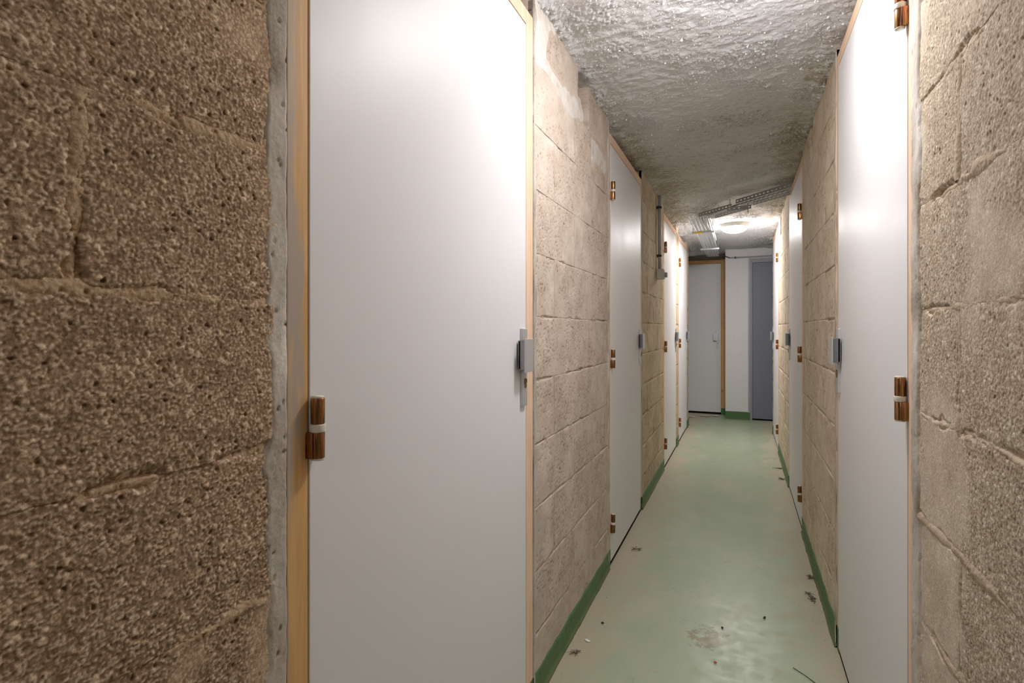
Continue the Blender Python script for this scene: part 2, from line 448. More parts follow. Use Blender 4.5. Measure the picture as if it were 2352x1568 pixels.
def joint(side, y0, y1, z0, z1, dy, dz, vertical, amp, seed, base=-.005, half=.02):
    Y, Z = np.meshgrid(crisp(y0, y1, dy), crisp(z0, z1, dz), indexing='ij')
    c = (y0+y1)/2 if vertical else (z0+z1)/2
    d = (Y-c) if vertical else (Z-c)
    wob = .006*fbm(Y, Z, .07, seed+5, 2)
    prof = np.clip(np.abs(d+wob)/half, 0, 1.3)**2
    sm = fbm(Y*(1 if vertical else .45), Z*(.45 if vertical else 1), .055, seed, 3)
    h = base + amp*(.5+1.3*sm)*(1. if amp > .0075 else .6) - .016*prof + .0012*fbm(Y, Z, .006, seed+8, 2)
    # black open crevices under the upper block
    crev = sst(.10, .28, fbm(Y*.6, Z*.6, .045, seed+40, 3))*np.exp(-((d-.004+wob)/.004)**2)
    h = h - .012*crev
    if amp > .0075:
        gh, gt = grain_h(Y, Z, 13, 1., 0.)
        h = h*.7 + .0004 + .95*gh
        gt = .12 + .75*gt
    h = np.minimum(h, .0046)
    tone = .52 + .35*fbm(Y, Z, .014, seed+9, 3)
    if amp > .0075: tone = .5*tone + .5*gt
    return to_wall(side, Y, Z, h), np.clip(tone, 0, 1), side > 0

ZTOP = 2.20
def masonry(parent, side, y0, y1, vy_even, vy_odd, kind, mat, mortar, dy, dz, fine=None, top_gap=None, seed=0, amp=.007, alt=None):
    """courses of single blocks between y0 and y1. fine=(ylo,yhi,zlo,zhi,d): where the relief is dense"""
    strips = []
    ncourse = 11
    for k in range(ncourse):
        z0 = k*PITCH; z1 = min((k+1)*PITCH, ZTOP)
        vs = sorted(v for v in ((vy_even if k % 2 == 0 else vy_odd) if k not in (alt or ()) else vy_odd) if y0+.03 < v < y1-.03)
        edges = [y0] + vs + [y1]
        pieces = list(zip(edges[:-1], edges[1:]))
        if k == 10 and top_gap:
            pieces = [(y0, top_gap[0]), (top_gap[1], y1)]; vs = []
        for (a, b) in pieces:
            bz = (); by = ()
            if fine and z1 > fine[2] and z0 < fine[3]:
                bz = ((fine[2], fine[3], fine[4]),); by = ((fine[0], fine[1], fine[4]),)
                if b <= fine[0] or a >= fine[1]: by = (); bz = ()
            ys = cuts(a, b, dy, by); zs = cuts(z0, z1, dz, bz)
            dep = .085 if (k == 10 and top_gap) else .06
            make_block(parent, side, a, b, z0, z1, ys, zs, kind, mat, seed+k*3+int(a*10) % 7, depth=dep,
                       proud=rnd.uniform(-.0012, .0012))
        f = fine and (z0 > fine[2]-.03 and z0 < fine[3]+.03)
        sd = fine[4]*1.25 if f else min(dy, .008)
        if k > 0 and not (k == 10 and top_gap):
            if f:
                fy0 = max(y0, fine[0]-.02)
                if fy0 > y0+.02: strips.append(joint(side, y0, fy0, z0-.022, z0+.022, .012, .005, False, amp, seed+k*13))
                strips.append(joint(side, fy0, y1, z0-.022, z0+.022, sd, sd, False, amp, seed+k*13))
            else:
                strips.append(joint(side, y0, y1, z0-.022, z0+.022, max(sd, .004), min(.004, sd), False, amp, seed+k*13))
        if k == 10 and top_gap:
            for a, b in pieces:
                strips.append(joint(side, a, b, z0-.022, z0+.022, .005, .004, False, amp+.003, seed+k*13, base=-.003))
        for v in vs:
            s2 = sd if (fine is None or v > fine[0]-.05) else .01
            strips.append(joint(side, v-.022, v+.022, z0, z1, s2, s2, True, amp, seed+k*19+5, base=-.006))
    strip_mesh(strips, parent, mortar, 'mortar')
def skim(parent, side, y0, y1, z0, z1, d, mat, seed, rag_lo=False, rag_hi=False, name='plaster_strip', proud=.003, rag=.02):
    """thin render band with ragged sides"""
    Y, Z = np.meshgrid(crisp(y0, y1, d), crisp(z0, z1, d*1.6), indexing='ij')
    h = proud + .0022*fbm(Y, Z, .05, seed, 4) + .0009*fbm(Y, Z, .007, seed+4, 2)
    f1, f2, i1 = vor(Y, Z, .011, seed+7)
    h = h + np.where(i1 < .07, -np.clip(1-(f1/.3)**2, 0, 1)*.004, 0)
    n = rag*fbm(Y*1.2, Z, .06, seed+2, 4)
    if rag_lo: h = h - .009*(1-sst(0, .016, (Y-y0)-rag*.45+n-.002))
    if rag_hi: h = h - .009*(1-sst(0, .016, (y1-Y)-rag*.45+n-.002))
    tone = .5+.55*fbm(Y, Z*.6, .06, seed+21, 4)-.25*(i1 < .07)*(f1 < .3)
    return grid_mesh(name, to_wall(side, Y, Z, h), mat, parent, skirt=((-.02 if side < 0 else .02), 0, 0), flip=side > 0, val=np.clip(tone, 0, 1))

# ------------------------------------------------------------------ shell: floor, ceiling, walls
Y0, YL, YR, YE = -2.6, 6.75, 6.62, 7.40
# floor: dense in the corridor
def floor_piece():
    xs = cuts(-1.7, 1.6, .1, ((-.6, .35, .02),)); ys = cuts(Y0, 8.1, .08, ((.8, 4, .03),))
    X, Y = np.meshgrid(xs, ys, indexing='ij')
    Z = .0016*fbm(X, Y, .35, 5, 3)
    o = grid_mesh('floor', np.stack([X, Y, Z], -1), M['floor'], None, skirt=(0, 0, -.08))
    tag(o, 'mint green painted concrete floor with dusty worn edges', 'floor', kind='structure')
floor_piece()

def ceil_z(X, Y):
    """underside of the sprayed ceiling and its dirt (0 clean, 1 dirty)"""
    z = CZ + .022*fbm(X, Y, .6, 21, 2) + .02*sst(2.6, 1.6, Y)
    near = sst(2.6, 1.5, Y)
    c = .55*fbm(X*.85, Y*1.5, .050, 31, 5) + .55*fbm(X, Y*1.3, .020, 32, 4)
    d, d2, di = vor(X + .006*vnoise(X, Y, .008, 3), Y*1.15 + .005*vnoise(X, Y, .007, 4), .0095, 41)
    clump = np.clip(1-(d/.75)**2, 0, 1)**.8*(.15+1.1*di) + .5*fbm(X, Y, .007, 55, 2)
    patch = sst(-.06, .22, fbm(X, Y, .22, 61, 3) + .16*near*sst(.15, -.15, X) - .10)
    z = z - (.0075+.003*near)*c - .0085*clump*(.14+.86*patch)
    # the spray thickens into a fillet along both walls
    edge = np.maximum(sst(-.52, -.60, X), sst(.25, .33, X))
    z = z - .018*edge*(.6+fbm(X, Y, .08, 71, 3))
    zone = sst(1.9, 3.6, Y)*(1-.8*sst(4.9, 5.6, Y))
    e2 = np.maximum(sst(-.34, -.60, X), sst(.12, .33, X))
    dirt = -.26 + .62*zone + .42*e2*sst(1.4, 2.2, Y) + .5*fbm(X, Y, .4, 81, 3) + .35*fbm(X, Y*2, .035, 91, 3) - .25*patch*near
    return z, np.clip(dirt, -.2, 1.2)
ys = [Y0]; 
while ys[-1] < 8.1:
    y = ys[-1]; ys.append(y + (.03 if y < 1.25 else .0032 + .0020*max(0, y-1.5) if y < 6.9 else .03))
xs = cuts(-1.7, 1.6, .06, ((-.64, .36, .0036),))
X, Y = np.meshgrid(xs, np.array(ys), indexing='ij')
Z, dirt = ceil_z(X, Y)
o = grid_mesh('ceiling', np.stack([X, Y, Z], -1), M['ceiling'], None, flip=True, val=dirt, skirt=(0, 0, .1))
tag(o, 'rough sprayed plaster ceiling, white near the front and dirty brown further in', 'ceiling', kind='structure')
bm = bmesh.new(); box(bm, -1.75, 1.65, Y0-.05, 8.15, 2.32, 2.4)
obj('slab', bm, M['core'], o)
# loose white flakes hanging from the spray: nobody could count them
bm = bmesh.new(); r2 = random.Random(5)
for i in range(7500):
    y = 1.35 + 5.4*r2.random()**1.5; x = r2.uniform(-.56, .29)
    if i % 3 == 0: x = r2.choice((-.56, .28)) + r2.gauss(0, .03)*1
    frost = i % 2 == 1
    if frost: x = r2.uniform(-.57, .05) if i % 4 == 1 else r2.uniform(-.57, .3); y = r2.uniform(1.3, 2.45)
    if vnoise(np.array([x]), np.array([y]), .22, 99)[0] < (-.12 if frost else .02): continue
    zz = float(ceil_z(np.array([x]), np.array([y]))[0][0])
    s = (r2.uniform(.0012, .0032) if frost else r2.uniform(.0012, .0040))*(1+.25*y/3)*(1.7 if i % 23 == 0 else 1)
    c = Vector((x, y, zz-s*.45))
    pv = [bm.verts.new(c + Vector((r2.uniform(-1, 1), r2.uniform(-1, 1), r2.uniform(-1.4, .6)))*s) for _ in range(4)]
    for f in ((0, 1, 2), (0, 2, 3), (0, 3, 1), (1, 3, 2)): bm.faces.new([pv[k] for k in f])
fl = obj('flakes', bm, M['flake'], o); fl['kind'] = 'stuff'

# walls
WL = tag(empty('wall_left'), 'left corridor wall of rough cement blocks between the white doors', 'wall', kind='structure')
WR = tag(empty('wall_right'), 'right corridor wall of cement blocks between the white doors', 'wall', kind='structure')
def core(parent, side, y0, y1, z1=2.3, back=.11, th=.05):
    bm = bmesh.new()
    if side < 0: box(bm, -A-back-th, -A-.045 if th < .06 else -A-back, y0, y1, 0, z1)
    else: box(bm, B+.045, B+back+th, y0, y1, 0, z1)
    return obj('wall_core', bm, M['core'], parent)
# near left wall
core(WL, -1, Y0, .565)
FINE_L = (.240, .545, .62, 1.64, .00122)
ev = [.313-.5*k for k in range(6)][::-1]; od = [.063-.5*k for k in range(6)][::-1]
masonry(WL, -1, -.69, .560, [x for x in ev if x > -.6], [x for x in od if x > -.6], 'grain', M['block_near'], M['mortar_near'], .02, .014, FINE_L, seed=3, amp=.008, alt=(0, 4, 8))
skim(WL, -1, .518, .5685, 0, ZTOP, .0022, M['plaster'], 5, rag_lo=True, rag=.016, proud=.0018)
bm = bmesh.new(); box(bm, -A-.05, -A, Y0, -.69, 0, ZTOP); obj('rear_wall_face', bm, M['core'], WL)
# left pier between first and second door
core_specs_left = [(1.533, 2.552), (3.46, 4.52), (5.43, 5.62), (6.53, YL)]
for a, b in core_specs_left:
    bm = bmesh.new(); box(bm, -A-.20, -A-.082, a, b, 0, 2.3)
    box(bm, -A-.085, -A-.02, a+.002, b-.002, 0, 10*PITCH-.012)
    obj('wall_core', bm, M['core'], WL)
masonry(WL, -1, 1.537, 2.548, [1.74, 2.24], [1.98, 2.48-.002], 'smooth', M['block_pier'], M['mortar_pier'], .0048, .0036, None, (2.03, 2.19), seed=21, amp=.003)
skim(WL, -1, 1.537, 1.578, 0, 10.9*PITCH, .004, M['plaster'], 15, rag_hi=True, rag=.02, proud=.004)
skim(WL, -1, 2.515, 2.549, 0, 10.9*PITCH, .004, M['plaster'], 17, rag_lo=True, rag=.02, proud=.004)
def smear(parent, side, y0, y1, zc, half, d, seed, mat=None, name='mortar_smear'):
    Y, Z = np.meshgrid(crisp(y0, y1, d), crisp(zc-half*1.6, zc+half*1.6, d), indexing='ij')
    n = fbm(Y, Z, .09, seed, 4)
    dd = np.abs(Z-zc+.03*fbm(Y, Y*0, .3, seed+1, 2))/half
    dy_ = np.minimum(Y-y0, y1-Y)
    h = .003 - .009*sst(.2, 1.3, dd + 1.1*n) - .02*(1-sst(0, .03, dy_+.03*n)) + .0008*fbm(Y, Z, .01, seed+3, 2)
    grid_mesh(name, to_wall(side, Y, Z, h), mat or M['smear'], parent, flip=side > 0, val=np.clip(.5+.4*fbm(Y, Z, .03, seed+5, 3), 0, 1))
smear(WL, -1, 1.56, 2.12, 1.985, .045, .005, 33)
smear(WL, -1, 2.19, 2.54, 1.90, .05, .005, 36)
# white rendered patch at the top of the pier, by the first door
Yg, Zg = np.meshgrid(crisp(1.537, 1.80, .005), crisp(1.93, 2.17, .005), indexing='ij')
n = fbm(Yg, Zg, .1, 44, 3)
h = .0035 - .009*sst(.0, .06, (Yg-1.66)-.35*(Zg-2.0)+.14*n) - .012*(1-sst(0, .05, Zg-1.95+.10*n))
grid_mesh('mortar_smear', to_wall(-1, Yg, Zg, h), M['smear'], WL, val=np.clip(.6+.4*fbm(Yg, Zg, .03, 7, 3), 0, 1))
# second left pier, behind the switch
masonry(WL, -1, 3.464, 4.516, [3.96], [3.70, 4.20], 'smooth', M['block_far'], M['mortar_far'], .012, .008, None, (4.24, 4.31), seed=41, amp=.003)
skim(WL, -1, 3.464, 3.50, 0, 10.9*PITCH, .008, M['plaster'], 25, rag_hi=True, rag=.02, proud=.004)
masonry(WL, -1, 5.432, 5.618, [], [], 'smooth', M['block_far'], M['mortar_far'], .02, .014, None, None, seed=51)
masonry(WL, -1, 6.532, YL, [], [], 'smooth', M['block_far'], M['mortar_far'], .02, .014, None, None, seed=57)

# near right wall
bm = bmesh.new(); box(bm, B+.045, B+.16, Y0, 1.30, 0, 2.3); obj('wall_core', bm, M['core'], WR)
FINE_R = (.83, 1.28, .46, 1.78, .0018)
masonry(WR, 1, -.69, 1.300, [.81, .31, -.19], [1.06, .56, .06, -.44], 'grain', M['block_right'], M['mortar_right'], .02, .014, FINE_R, seed=5, amp=.008)
skim(WR, 1, 1.240, 1.3025, 0, ZTOP, .003, M['plaster'], 35, rag_lo=True, rag=.012, proud=.004)
bm = bmesh.new(); box(bm, B, B+.05, Y0, -.69, 0, ZTOP); obj('rear_wall_face', bm, M['core'], WR)
for a, b in [(2.238, 3.432), (4.368, 5.582), (6.488, YR)]:
    bm = bmesh.new(); box(bm, B+.082, B+.20, a, b, 0, 2.3)
    box(bm, B+.02, B+.085, a+.002, b-.002, 0, 10*PITCH-.012)
    obj('wall_core', bm, M['core'], WR)
masonry(WR, 1, 2.241, 3.430, [2.55, 3.05], [2.80, 3.30], 'smooth', M['block_pier_right'], M['mortar_pier'], .011, .006, None, (2.965, 3.06), seed=61, amp=.003)
skim(WR, 1, 2.241, 2.30, 0, 10.9*PITCH, .007, M['plaster'], 45, rag_hi=True, rag=.03, proud=.004)
masonry(WR, 1, 4.371, 5.580, [4.75, 5.25], [5.0], 'smooth', M['block_pier_right'], M['mortar_pier'], .016, .010, None, (5.22, 5.32), seed=71, amp=.003)
masonry(WR, 1, 6.490, YR, [], [], 'smooth', M['block_pier_right'], M['mortar_pier'], .02, .014, None, None, seed=81)

# back wall and the cross passage at the far end
bm = bmesh.new(); box(bm, -1.75, 1.65, Y0-.05, Y0, 0, 2.35)
tag(obj('wall_back', bm, M['core']), 'plain cement wall closing the corridor behind the camera', 'wall', kind='structure')
WE = tag(empty('wall_end', (0, YE, 0)), 'white painted wall strip at the far end of the corridor between two doors', 'wall', kind='structure')
def wp(name, b, mat, parent, r=0):
    bm = bmesh.new(); ox, oy, oz = parent.location
    box(bm, b[0]-ox, b[1]-ox, b[2]-oy, b[3]-oy, b[4]-oz, b[5]-oz, r); return obj(name, bm, mat, parent)
wp('painted_face', (-.194, .073, YE, YE+.42, 0, 2.22), M['white_wall'], WE, .002)
wp('lintel', (.073, 1.02, YE, YE+.2, 2.03, 2.22), M['white_wall'], WE, .002)
wp('painted_face', (1.02, 1.6, YE, YE+.2, 0, 2.22), M['white_wall'], WE)
wp('recess_back', (-1.7, -.15, 7.86, 7.95, 0, 2.3), M['core'], WE)
bm = bmesh.new(); box(bm, -1.7, -A-.02, YL, YL+.05, 0, 2.3); obj('passage_face', bm, M['core'], WL)
bm = bmesh.new(); box(bm, -1.75, -1.68, YL, 8.0, 0, 2.3); obj('passage_end', bm, M['core'], WL)
bm = bmesh.new(); box(bm, B+.02, 1.65, YR, YR+.05, 0, 2.3); obj('passage_face', bm, M['core'], WR)
bm = bmesh.new(); box(bm, 1.58, 1.65, YR, 8.0, 0, 2.3); obj('passage_end', bm, M['core'], WR)

# painted skirting: a band of green paint on each length of wall
def skirting(name, side, y0, y1, d, label, seed):
    Y, Z = np.meshgrid(crisp(y0, y1, d), crisp(0, .088, min(d, .006)), indexing='ij')
    h, _ = smooth_h(Y, Z, seed % 5 + 11, .8)
    h = .0045 + h*.8 - .02*sst(.084, .0875, Z+.003*fbm(Y, Z*0, .05, seed, 2)) + .006*(1-sst(0, .02, Z))
    o = grid_mesh(name, to_wall(side, Y, Z, h), M['green'], None, flip=side > 0, skirt=((-.01 if side < 0 else .01), 0, 0))
    tag(o, label, 'skirting', kind='structure')
skirting('baseboard_left_1', -1, 1.537, 2.549, .008, 'green painted skirting band between the first and second left doors', 21)
skirting('baseboard_left_2', -1, 3.464, 4.516, .012, 'green painted skirting band below the light switch', 41)
skirting('baseboard_left_3', -1, 5.432, 5.618, .02, 'short green skirting band between the third and fourth left doors', 51)
skirting('baseboard_left_4', -1, 6.532, 6.75, .02, 'green skirting band on the last left pier', 57)
skirting('baseboard_left_5', -1, Y0, .5685, .02, 'green skirting band on the nearest left wall', 58)
skirting('baseboard_right_1', 1, 2.241, 3.430, .010, 'green skirting band beyond the nearest right door', 61)
skirting('baseboard_right_2', 1, 4.371, 5.580, .014, 'green skirting band beyond the second right door', 71)
skirting('baseboard_right_3', 1, 6.490, 6.62, .02, 'green skirting band on the last right pier', 81)
skirting('baseboard_right_4', 1, Y0, 1.3025, .02, 'green skirting band on the nearest right wall', 82)
bm = bmesh.new(); box(bm, -.197, .0735, YE-.006, YE+.03, 0, .10, .002)
tag(obj('baseboard_end', bm, M['green']), 'green skirting band under the white end wall', 'skirting', kind='structure')

# ------------------------------------------------------------------ doors
def hinge(parent, s, y, z, xw):
    """s=+1: leaf on a left wall opening towards +x; y of the pin, z of the middle"""
    xp = xw + s*.013
    def kn(z0, z1):
        bm = bmesh.new(); cyl(bm, (xp, y, (z0+z1)/2), .0098, z1-z0, seg=24, bevel=.001)
        return bm
    bm = kn(z-.044, z-.006)
    t = bmesh.new(); box(t, min(xw-s*.002, xp), max(xw-s*.002, xp), y-.0125, y-.004, z-.044, z-.006, .0008); merge(bm, t)
    lo = obj('hinge', bm, M['zinc'], parent, True)
    bm = kn(z+.006, z+.044)
    t = bmesh.new(); box(t, min(xw, xp), max(xw, xp), y+.002, y+.010, z+.006, z+.044, .0008); merge(bm, t)
    obj('upper_knuckle', bm, M['zinc'], lo, True)
    bm = bmesh.new(); cyl(bm, (xp, y, z), .0112, .0115, seg=24, bevel=.0012)
    obj('hinge_ring', bm, M['nylon'], lo, True)
    bm = bmesh.new(); cyl(bm, (xp, y, z+.0452), .0092, .003, seg=20); cyl(bm, (xp, y, z-.0452), .0092, .003, seg=20)
    obj('hinge_cap', bm, M['nylon'], lo, True)
def handle(parent, F, zc=1.035):
    """F maps (out, along, z) -> point; along grows towards the hinge side from the leaf's free edge"""
    def bx(bm, o0, o1, a0, a1, z0, z1, r):
        t = bmesh.new(); box(t, o0, o1, a0, a1, z0, z1, r, 2)
        for v in t.verts: v.co = F(*v.co)
        merge(bm, t)
    bm = bmesh.new(); bx(bm, 0, .0095, .010, .046, zc-.111, zc+.111, .0022)
    pl = obj('handle', bm, M['steel'], parent)
    bm = bmesh.new(); bx(bm, .0285, .032, .022, .084, zc-.012, zc+.082, .0014)
    bx(bm, .0065, .030, .022, .0255, zc-.006, zc+.078, .0008)
    k = obj('pull_plate', bm, M['steel'], pl)
    bm = bmesh.new(); bx(bm, .006, .0295, .064, .070, zc-.006, zc+.078, .001)
    bx(bm, .004, .012, .040, .070, zc-.004, zc+.076, .001)
    obj('pull_web', bm, M['steel_dark'], pl)
    bm = bmesh.new()
    for (a, z, r) in ((.028, zc-.040, .0075), (.028, zc-.052, .0045)):
        t = bmesh.new(); cyl(t, (0, 0, 0), r, .006, 'X', 18)
        for v in t.verts: v.co = F(v.co.x+.010, v.co.y+a, v.co.z+z)
        merge(bm, t)
    bx(bm, .007, .0125, .0245, .0315, zc-.060, zc-.042, .001)
    obj('lock_cylinder', bm, M['brass'], pl, False)
    bm = bmesh.new(); bx(bm, .012, .0135, .0272, .0288, zc-.045, zc-.035, .0001)
    obj('keyhole', bm, M['black'], pl)

def cellar_door(name, side, y0, y1, jn, jf, label, wood_n='wood', infill=True):
    """leaf between y0 and y1; jn, jf = outer ends of the near and far jambs; hinges on the near side"""
    s = 1 if side < 0 else -1
    xw = -A if side < 0 else B
    root = tag(empty(name, (0, 0, 0)), label, 'door', kind='structure')
    X = lambda o: xw + s*o
    def bx(nm, o0, o1, a, b, z0, z1, mat, r=.0015):
        bm = bmesh.new(); box(bm, min(X(o0), X(o1)), max(X(o0), X(o1)), a, b, z0, z1, r); return obj(nm, bm, mat, root)
    top = 2.04 if side < 0 else 2.07
    bx('leaf', -.040, .0015, y0, y1, .021, top-.002, M['leaf'], .0012)
    bx('jamb', -.075, .001, jn, y0-.0035, .0, top+.048, M[wood_n])
    bx('jamb', -.075, .001, y1+.0035, jf, .0, top+.048, M['wood'])
    bx('gap_shade', -.10, -.001, y0-.003, y1+.003, -.01, .0035, M['shade_strip'], 0)  # dark strip on the floor, paints the shadow gap under the leaf
    bx('head_rail', -.075, .001, y0-.003, y1+.003, top+.003, top+.048, M['wood'])
    bx('stop_bead', -.075, -.043, y0-.003, y1+.003, top-.02, top+.002, M['wood'])
    # filler of rough mortar between head rail and ceiling, set back
    Y, Z = np.meshgrid(crisp(jn, jf, .02), crisp(top+.045, 2.26, .012), indexing='ij')
    h = -.05 + .02*fbm(Y, Z, .06, int(y0*10), 3)
    grid_mesh('infill', to_wall(side, Y, Z, h), M['plaster'], root, flip=side > 0, val=np.clip(.35+.3*fbm(Y, Z, .02, 3, 2), 0, 1))
    for z in (1.813, 1.0, .205): hinge(root, s, y0+.004, z, xw)
    handle(root, lambda o, a, z: Vector((xw + s*(o+.001), y1-a, z)))
    return root
cellar_door('door_1', -1, .613, 1.475, .5705, 1.533, 'nearest left white cellar door, large in the foreground', 'wood_near')
cellar_door('door_2', -1, 2.590, 3.420, 2.5515, 3.461, 'second white cellar door on the left, just before the light switch')
cellar_door('door_3', -1, 4.560, 5.390, 4.519, 5.430, 'third left white cellar door, just beyond the light switch')
cellar_door('door_4', -1, 5.660, 6.490, 5.620, 6.530, 'fourth and last left white cellar door')
cellar_door('door_5', 1, 1.342, 2.200, 1.3055, 2.238, 'nearest white cellar door on the right wall')
cellar_door('door_6', 1, 3.470, 4.330, 3.433, 4.368, 'second white cellar door on the right, where the mesh tray meets the wall')
cellar_door('door_7', 1, 5.620, 6.450, 5.583, 6.487, 'farthest right white cellar door, beside the grey metal door')

# end door, pine framed
d8 = tag(empty('door_8', (0, 7.75, 0)), 'white door in an orange pine frame facing down the corridor', 'door', kind='structure')
wp('leaf', (-1.115, -.2575, 7.75, 7.79, .026, 2.022), M['leaf'], d8, .0015)
wp('jamb', (-.254, -.200, 7.735, 7.80, 0, 2.075), M['wood_end'], d8, .002)
wp('jamb', (-1.165, -1.118, 7.735, 7.80, 0, 2.075), M['wood_end'], d8, .002)
wp('head_rail', (-1.118, -.2545, 7.737, 7.80, 2.026, 2.07), M['wood_end'], d8, .002)
wp('gap_shade', (-1.118, -.256, 7.742, 7.86, -.01, .006), M['shade_strip'], d8)  # painted shadow gap below the end door
handle(d8, lambda o, a, z: Vector((-.2575-a-.012, -o-.0005, z)), 1.0)
# grey metal door
d9 = tag(empty('door_9', (.07, YE, 0)), 'slate grey metal door in a pale grey frame at the far end', 'door', kind='structure')
wp('leaf', (.123, .97, YE+.035, YE+.08, .018, 1.975), M['grey_leaf'], d9, .002)
for nm, b in (('jamb', (.073, .094, YE-.012, YE+.09, 0, 2.03)), ('jamb_step', (.094, .108, YE+.004, YE+.09, 0, 2.012)), ('jamb_step', (.108, .121, YE+.022, YE+.09, 0, 1.992)),
              ('head', (.0945, 1.02, YE-.012, YE+.09, 2.012, 2.03)), ('head_step', (.1085, 1.0, YE+.004, YE+.09, 1.994, 2.0115)), ('head_step', (.1215, .98, YE+.022, YE+.09, 1.978, 1.9935)),
              ('jamb', (.99, 1.02, YE-.012, YE+.09, 0, 2.011))):
    wp(nm, b, M['grey_frame'], d9, .0015)
wp('gap_shade', (.122, .97, YE+.024, YE+.10, -.01, .005), M['shade_strip'], d9)  # same painted shade under the grey leaf
wp('green_foot', (.072, .095, YE-.014, YE+.0, 0, .095), M['green'], d9, .0005)

# ------------------------------------------------------------------ lamps
def lamp(loc, label, src=None):
    if src:
        r = src.copy(); COL.objects.link(r); r.location = loc
        for c in src.children:
            k = c.copy(); COL.objects.link(k); k.parent = r
    else:
        r = empty('ceiling_lamp', loc)
        bm = bmesh.new(); lathe(bm, [(0, .03), (.115, .03), (.120, .02), (.120, -.026), (.117, -.030), (0, -.030)], (0, 0, 0), 48)
        obj('base', bm, M['switchgrey'], r, True)
        bm = bmesh.new()
        prof = [(.116, -.030)] + [(.116*math.cos(a), -.030-.052*math.sin(a)) for a in [R(10*k) for k in range(1, 9)]] + [(0, -.082)]
        lathe(bm, prof, (0, 0, 0), 48)
        obj('diffuser', bm, M['opal'], r, True)
    tag(r, label, 'lamp', 'round ceiling lamps along the corridor')
    return r
l1 = lamp((-.065, 5.60, 2.145), 'lit round opal ceiling lamp beside the perforated cable tray')
l2 = lamp((-.02, 1.50, 2.160), 'round ceiling lamp over the nearest doors, just above the picture', l1)
lamp((-.08, -2.0, 2.15), 'round fill lamp added behind the viewer, unseen', l1)  # extra lamp out of view, added as fill for the near end
for c in l1.children:
    if c.name.startswith('diffuser'):      # the far lamp has the stronger tube
        c.data = c.data.copy(); c.data.materials[0] = M['opal_far']

# ------------------------------------------------------------------ switch and conduit on the second left pier
sw = tag(empty('light_switch', (-A, 4.14, 1.55)), 'pale grey surface mounted switch box at the foot of the conduit', 'switch')
bm = bmesh.new(); box(bm, 0.002, .052, -.035, .035, -.035, .04, .004, 3); obj('box_body', bm, M['switchgrey'], sw)
bm = bmesh.new(); box(bm, .050, .058, -.030, .030, -.030, .034, .003); obj('rocker_frame', bm, M['switchgrey'], sw)
bm = bmesh.new(); cyl(bm, (.066, 0, -.004), .019, .022, 'X', 24, bevel=.003); obj('rotary_knob', bm, M['conduit'], sw, True)
cd = tag(empty('conduit', (-A, 4.14, 1.59)), 'thin grey pipe running down the left wall to the switch', 'pipe')
bm = bmesh.new(); tube(bm, [(.020, 0, .0), (.020, 0, .3), (.019, .0, .55)], .0125, 16); obj('pipe', bm, M['conduit'], cd, True)
for z in (.10, .46):
    bm = bmesh.new(); cyl(bm, (.020, 0, z), .0165, .016, 'Z', 18, bevel=.002); box(bm, .0, .02, -.022, .022, z-.008, z+.008, .001)
    obj('pipe_clip', bm, M['black'], cd, True)

# pipe on the end wall
ep = tag(empty('wall_pipe', (0, YE, 2.045)), 'thin pale pipe along the top of the white end wall', 'pipe')
bm = bmesh.new(); tube(bm, [(-.15, -.014, 0.0), (.2, -.014, .002), (.9, -.014, .004)], .008, 12); obj('pipe', bm, M['conduit'], ep, True)
bm = bmesh.new(); box(bm, -.082, -.070, -.028, -.001, -.014, .014, .002); obj('pipe_clip', bm, M['black'], ep)
bm = bmesh.new(); tube(bm, [(-.26, -.33, .005), (-.24, -.16, .035), (-.2, -.05, .022), (-.14, -.014, .0)], .006, 10)
tag(obj('cable', bm, M['cable_black']), 'short dark cable from the cable tray to the end wall pipe', 'cable').location = ep.location

# ------------------------------------------------------------------ cable trays
def perforated(bm, L, W, rows, pitch, slot, sw_, z=0, vertical=False, off=0.):
    """flat sheet with slotted holes; L along x, W along y (or z when vertical)"""
    nx = int(L/pitch); ycs = [W*(i+.5)/rows for i in range(rows)]
    yb = [0]
    for c in ycs: yb += [c-sw_/2, c+sw_/2]
    yb.append(W)
    def V(x, y): return (x, 0, y) if vertical else (x, y, z)
    cache = {}
    def vt(x, y):
        k = (round(x, 5), round(y, 5))
        if k not in cache: cache[k] = bm.verts.new(V(*k))
        return cache[k]
    xb = [0]
    for i in range(nx): xb += [i*pitch+(pitch-slot)/2, i*pitch+(pitch+slot)/2]
    xb.append(nx*pitch)
    for i in range(len(xb)-1):
        for j in range(len(yb)-1):
            if i % 2 == 1 and j % 2 == 1: continue
            bm.faces.new((vt(xb[i], yb[j]), vt(xb[i+1], yb[j]), vt(xb[i+1], yb[j+1]), vt(xb[i], yb[j+1])))
def solid(o, th):
    m = o.modifiers.new('solid', 'SOLIDIFY'); m.thickness = th; m.offset = 0
def place(bm, mat): bmesh.ops.transform(bm, matrix=mat, verts=bm.verts[:]); return bm
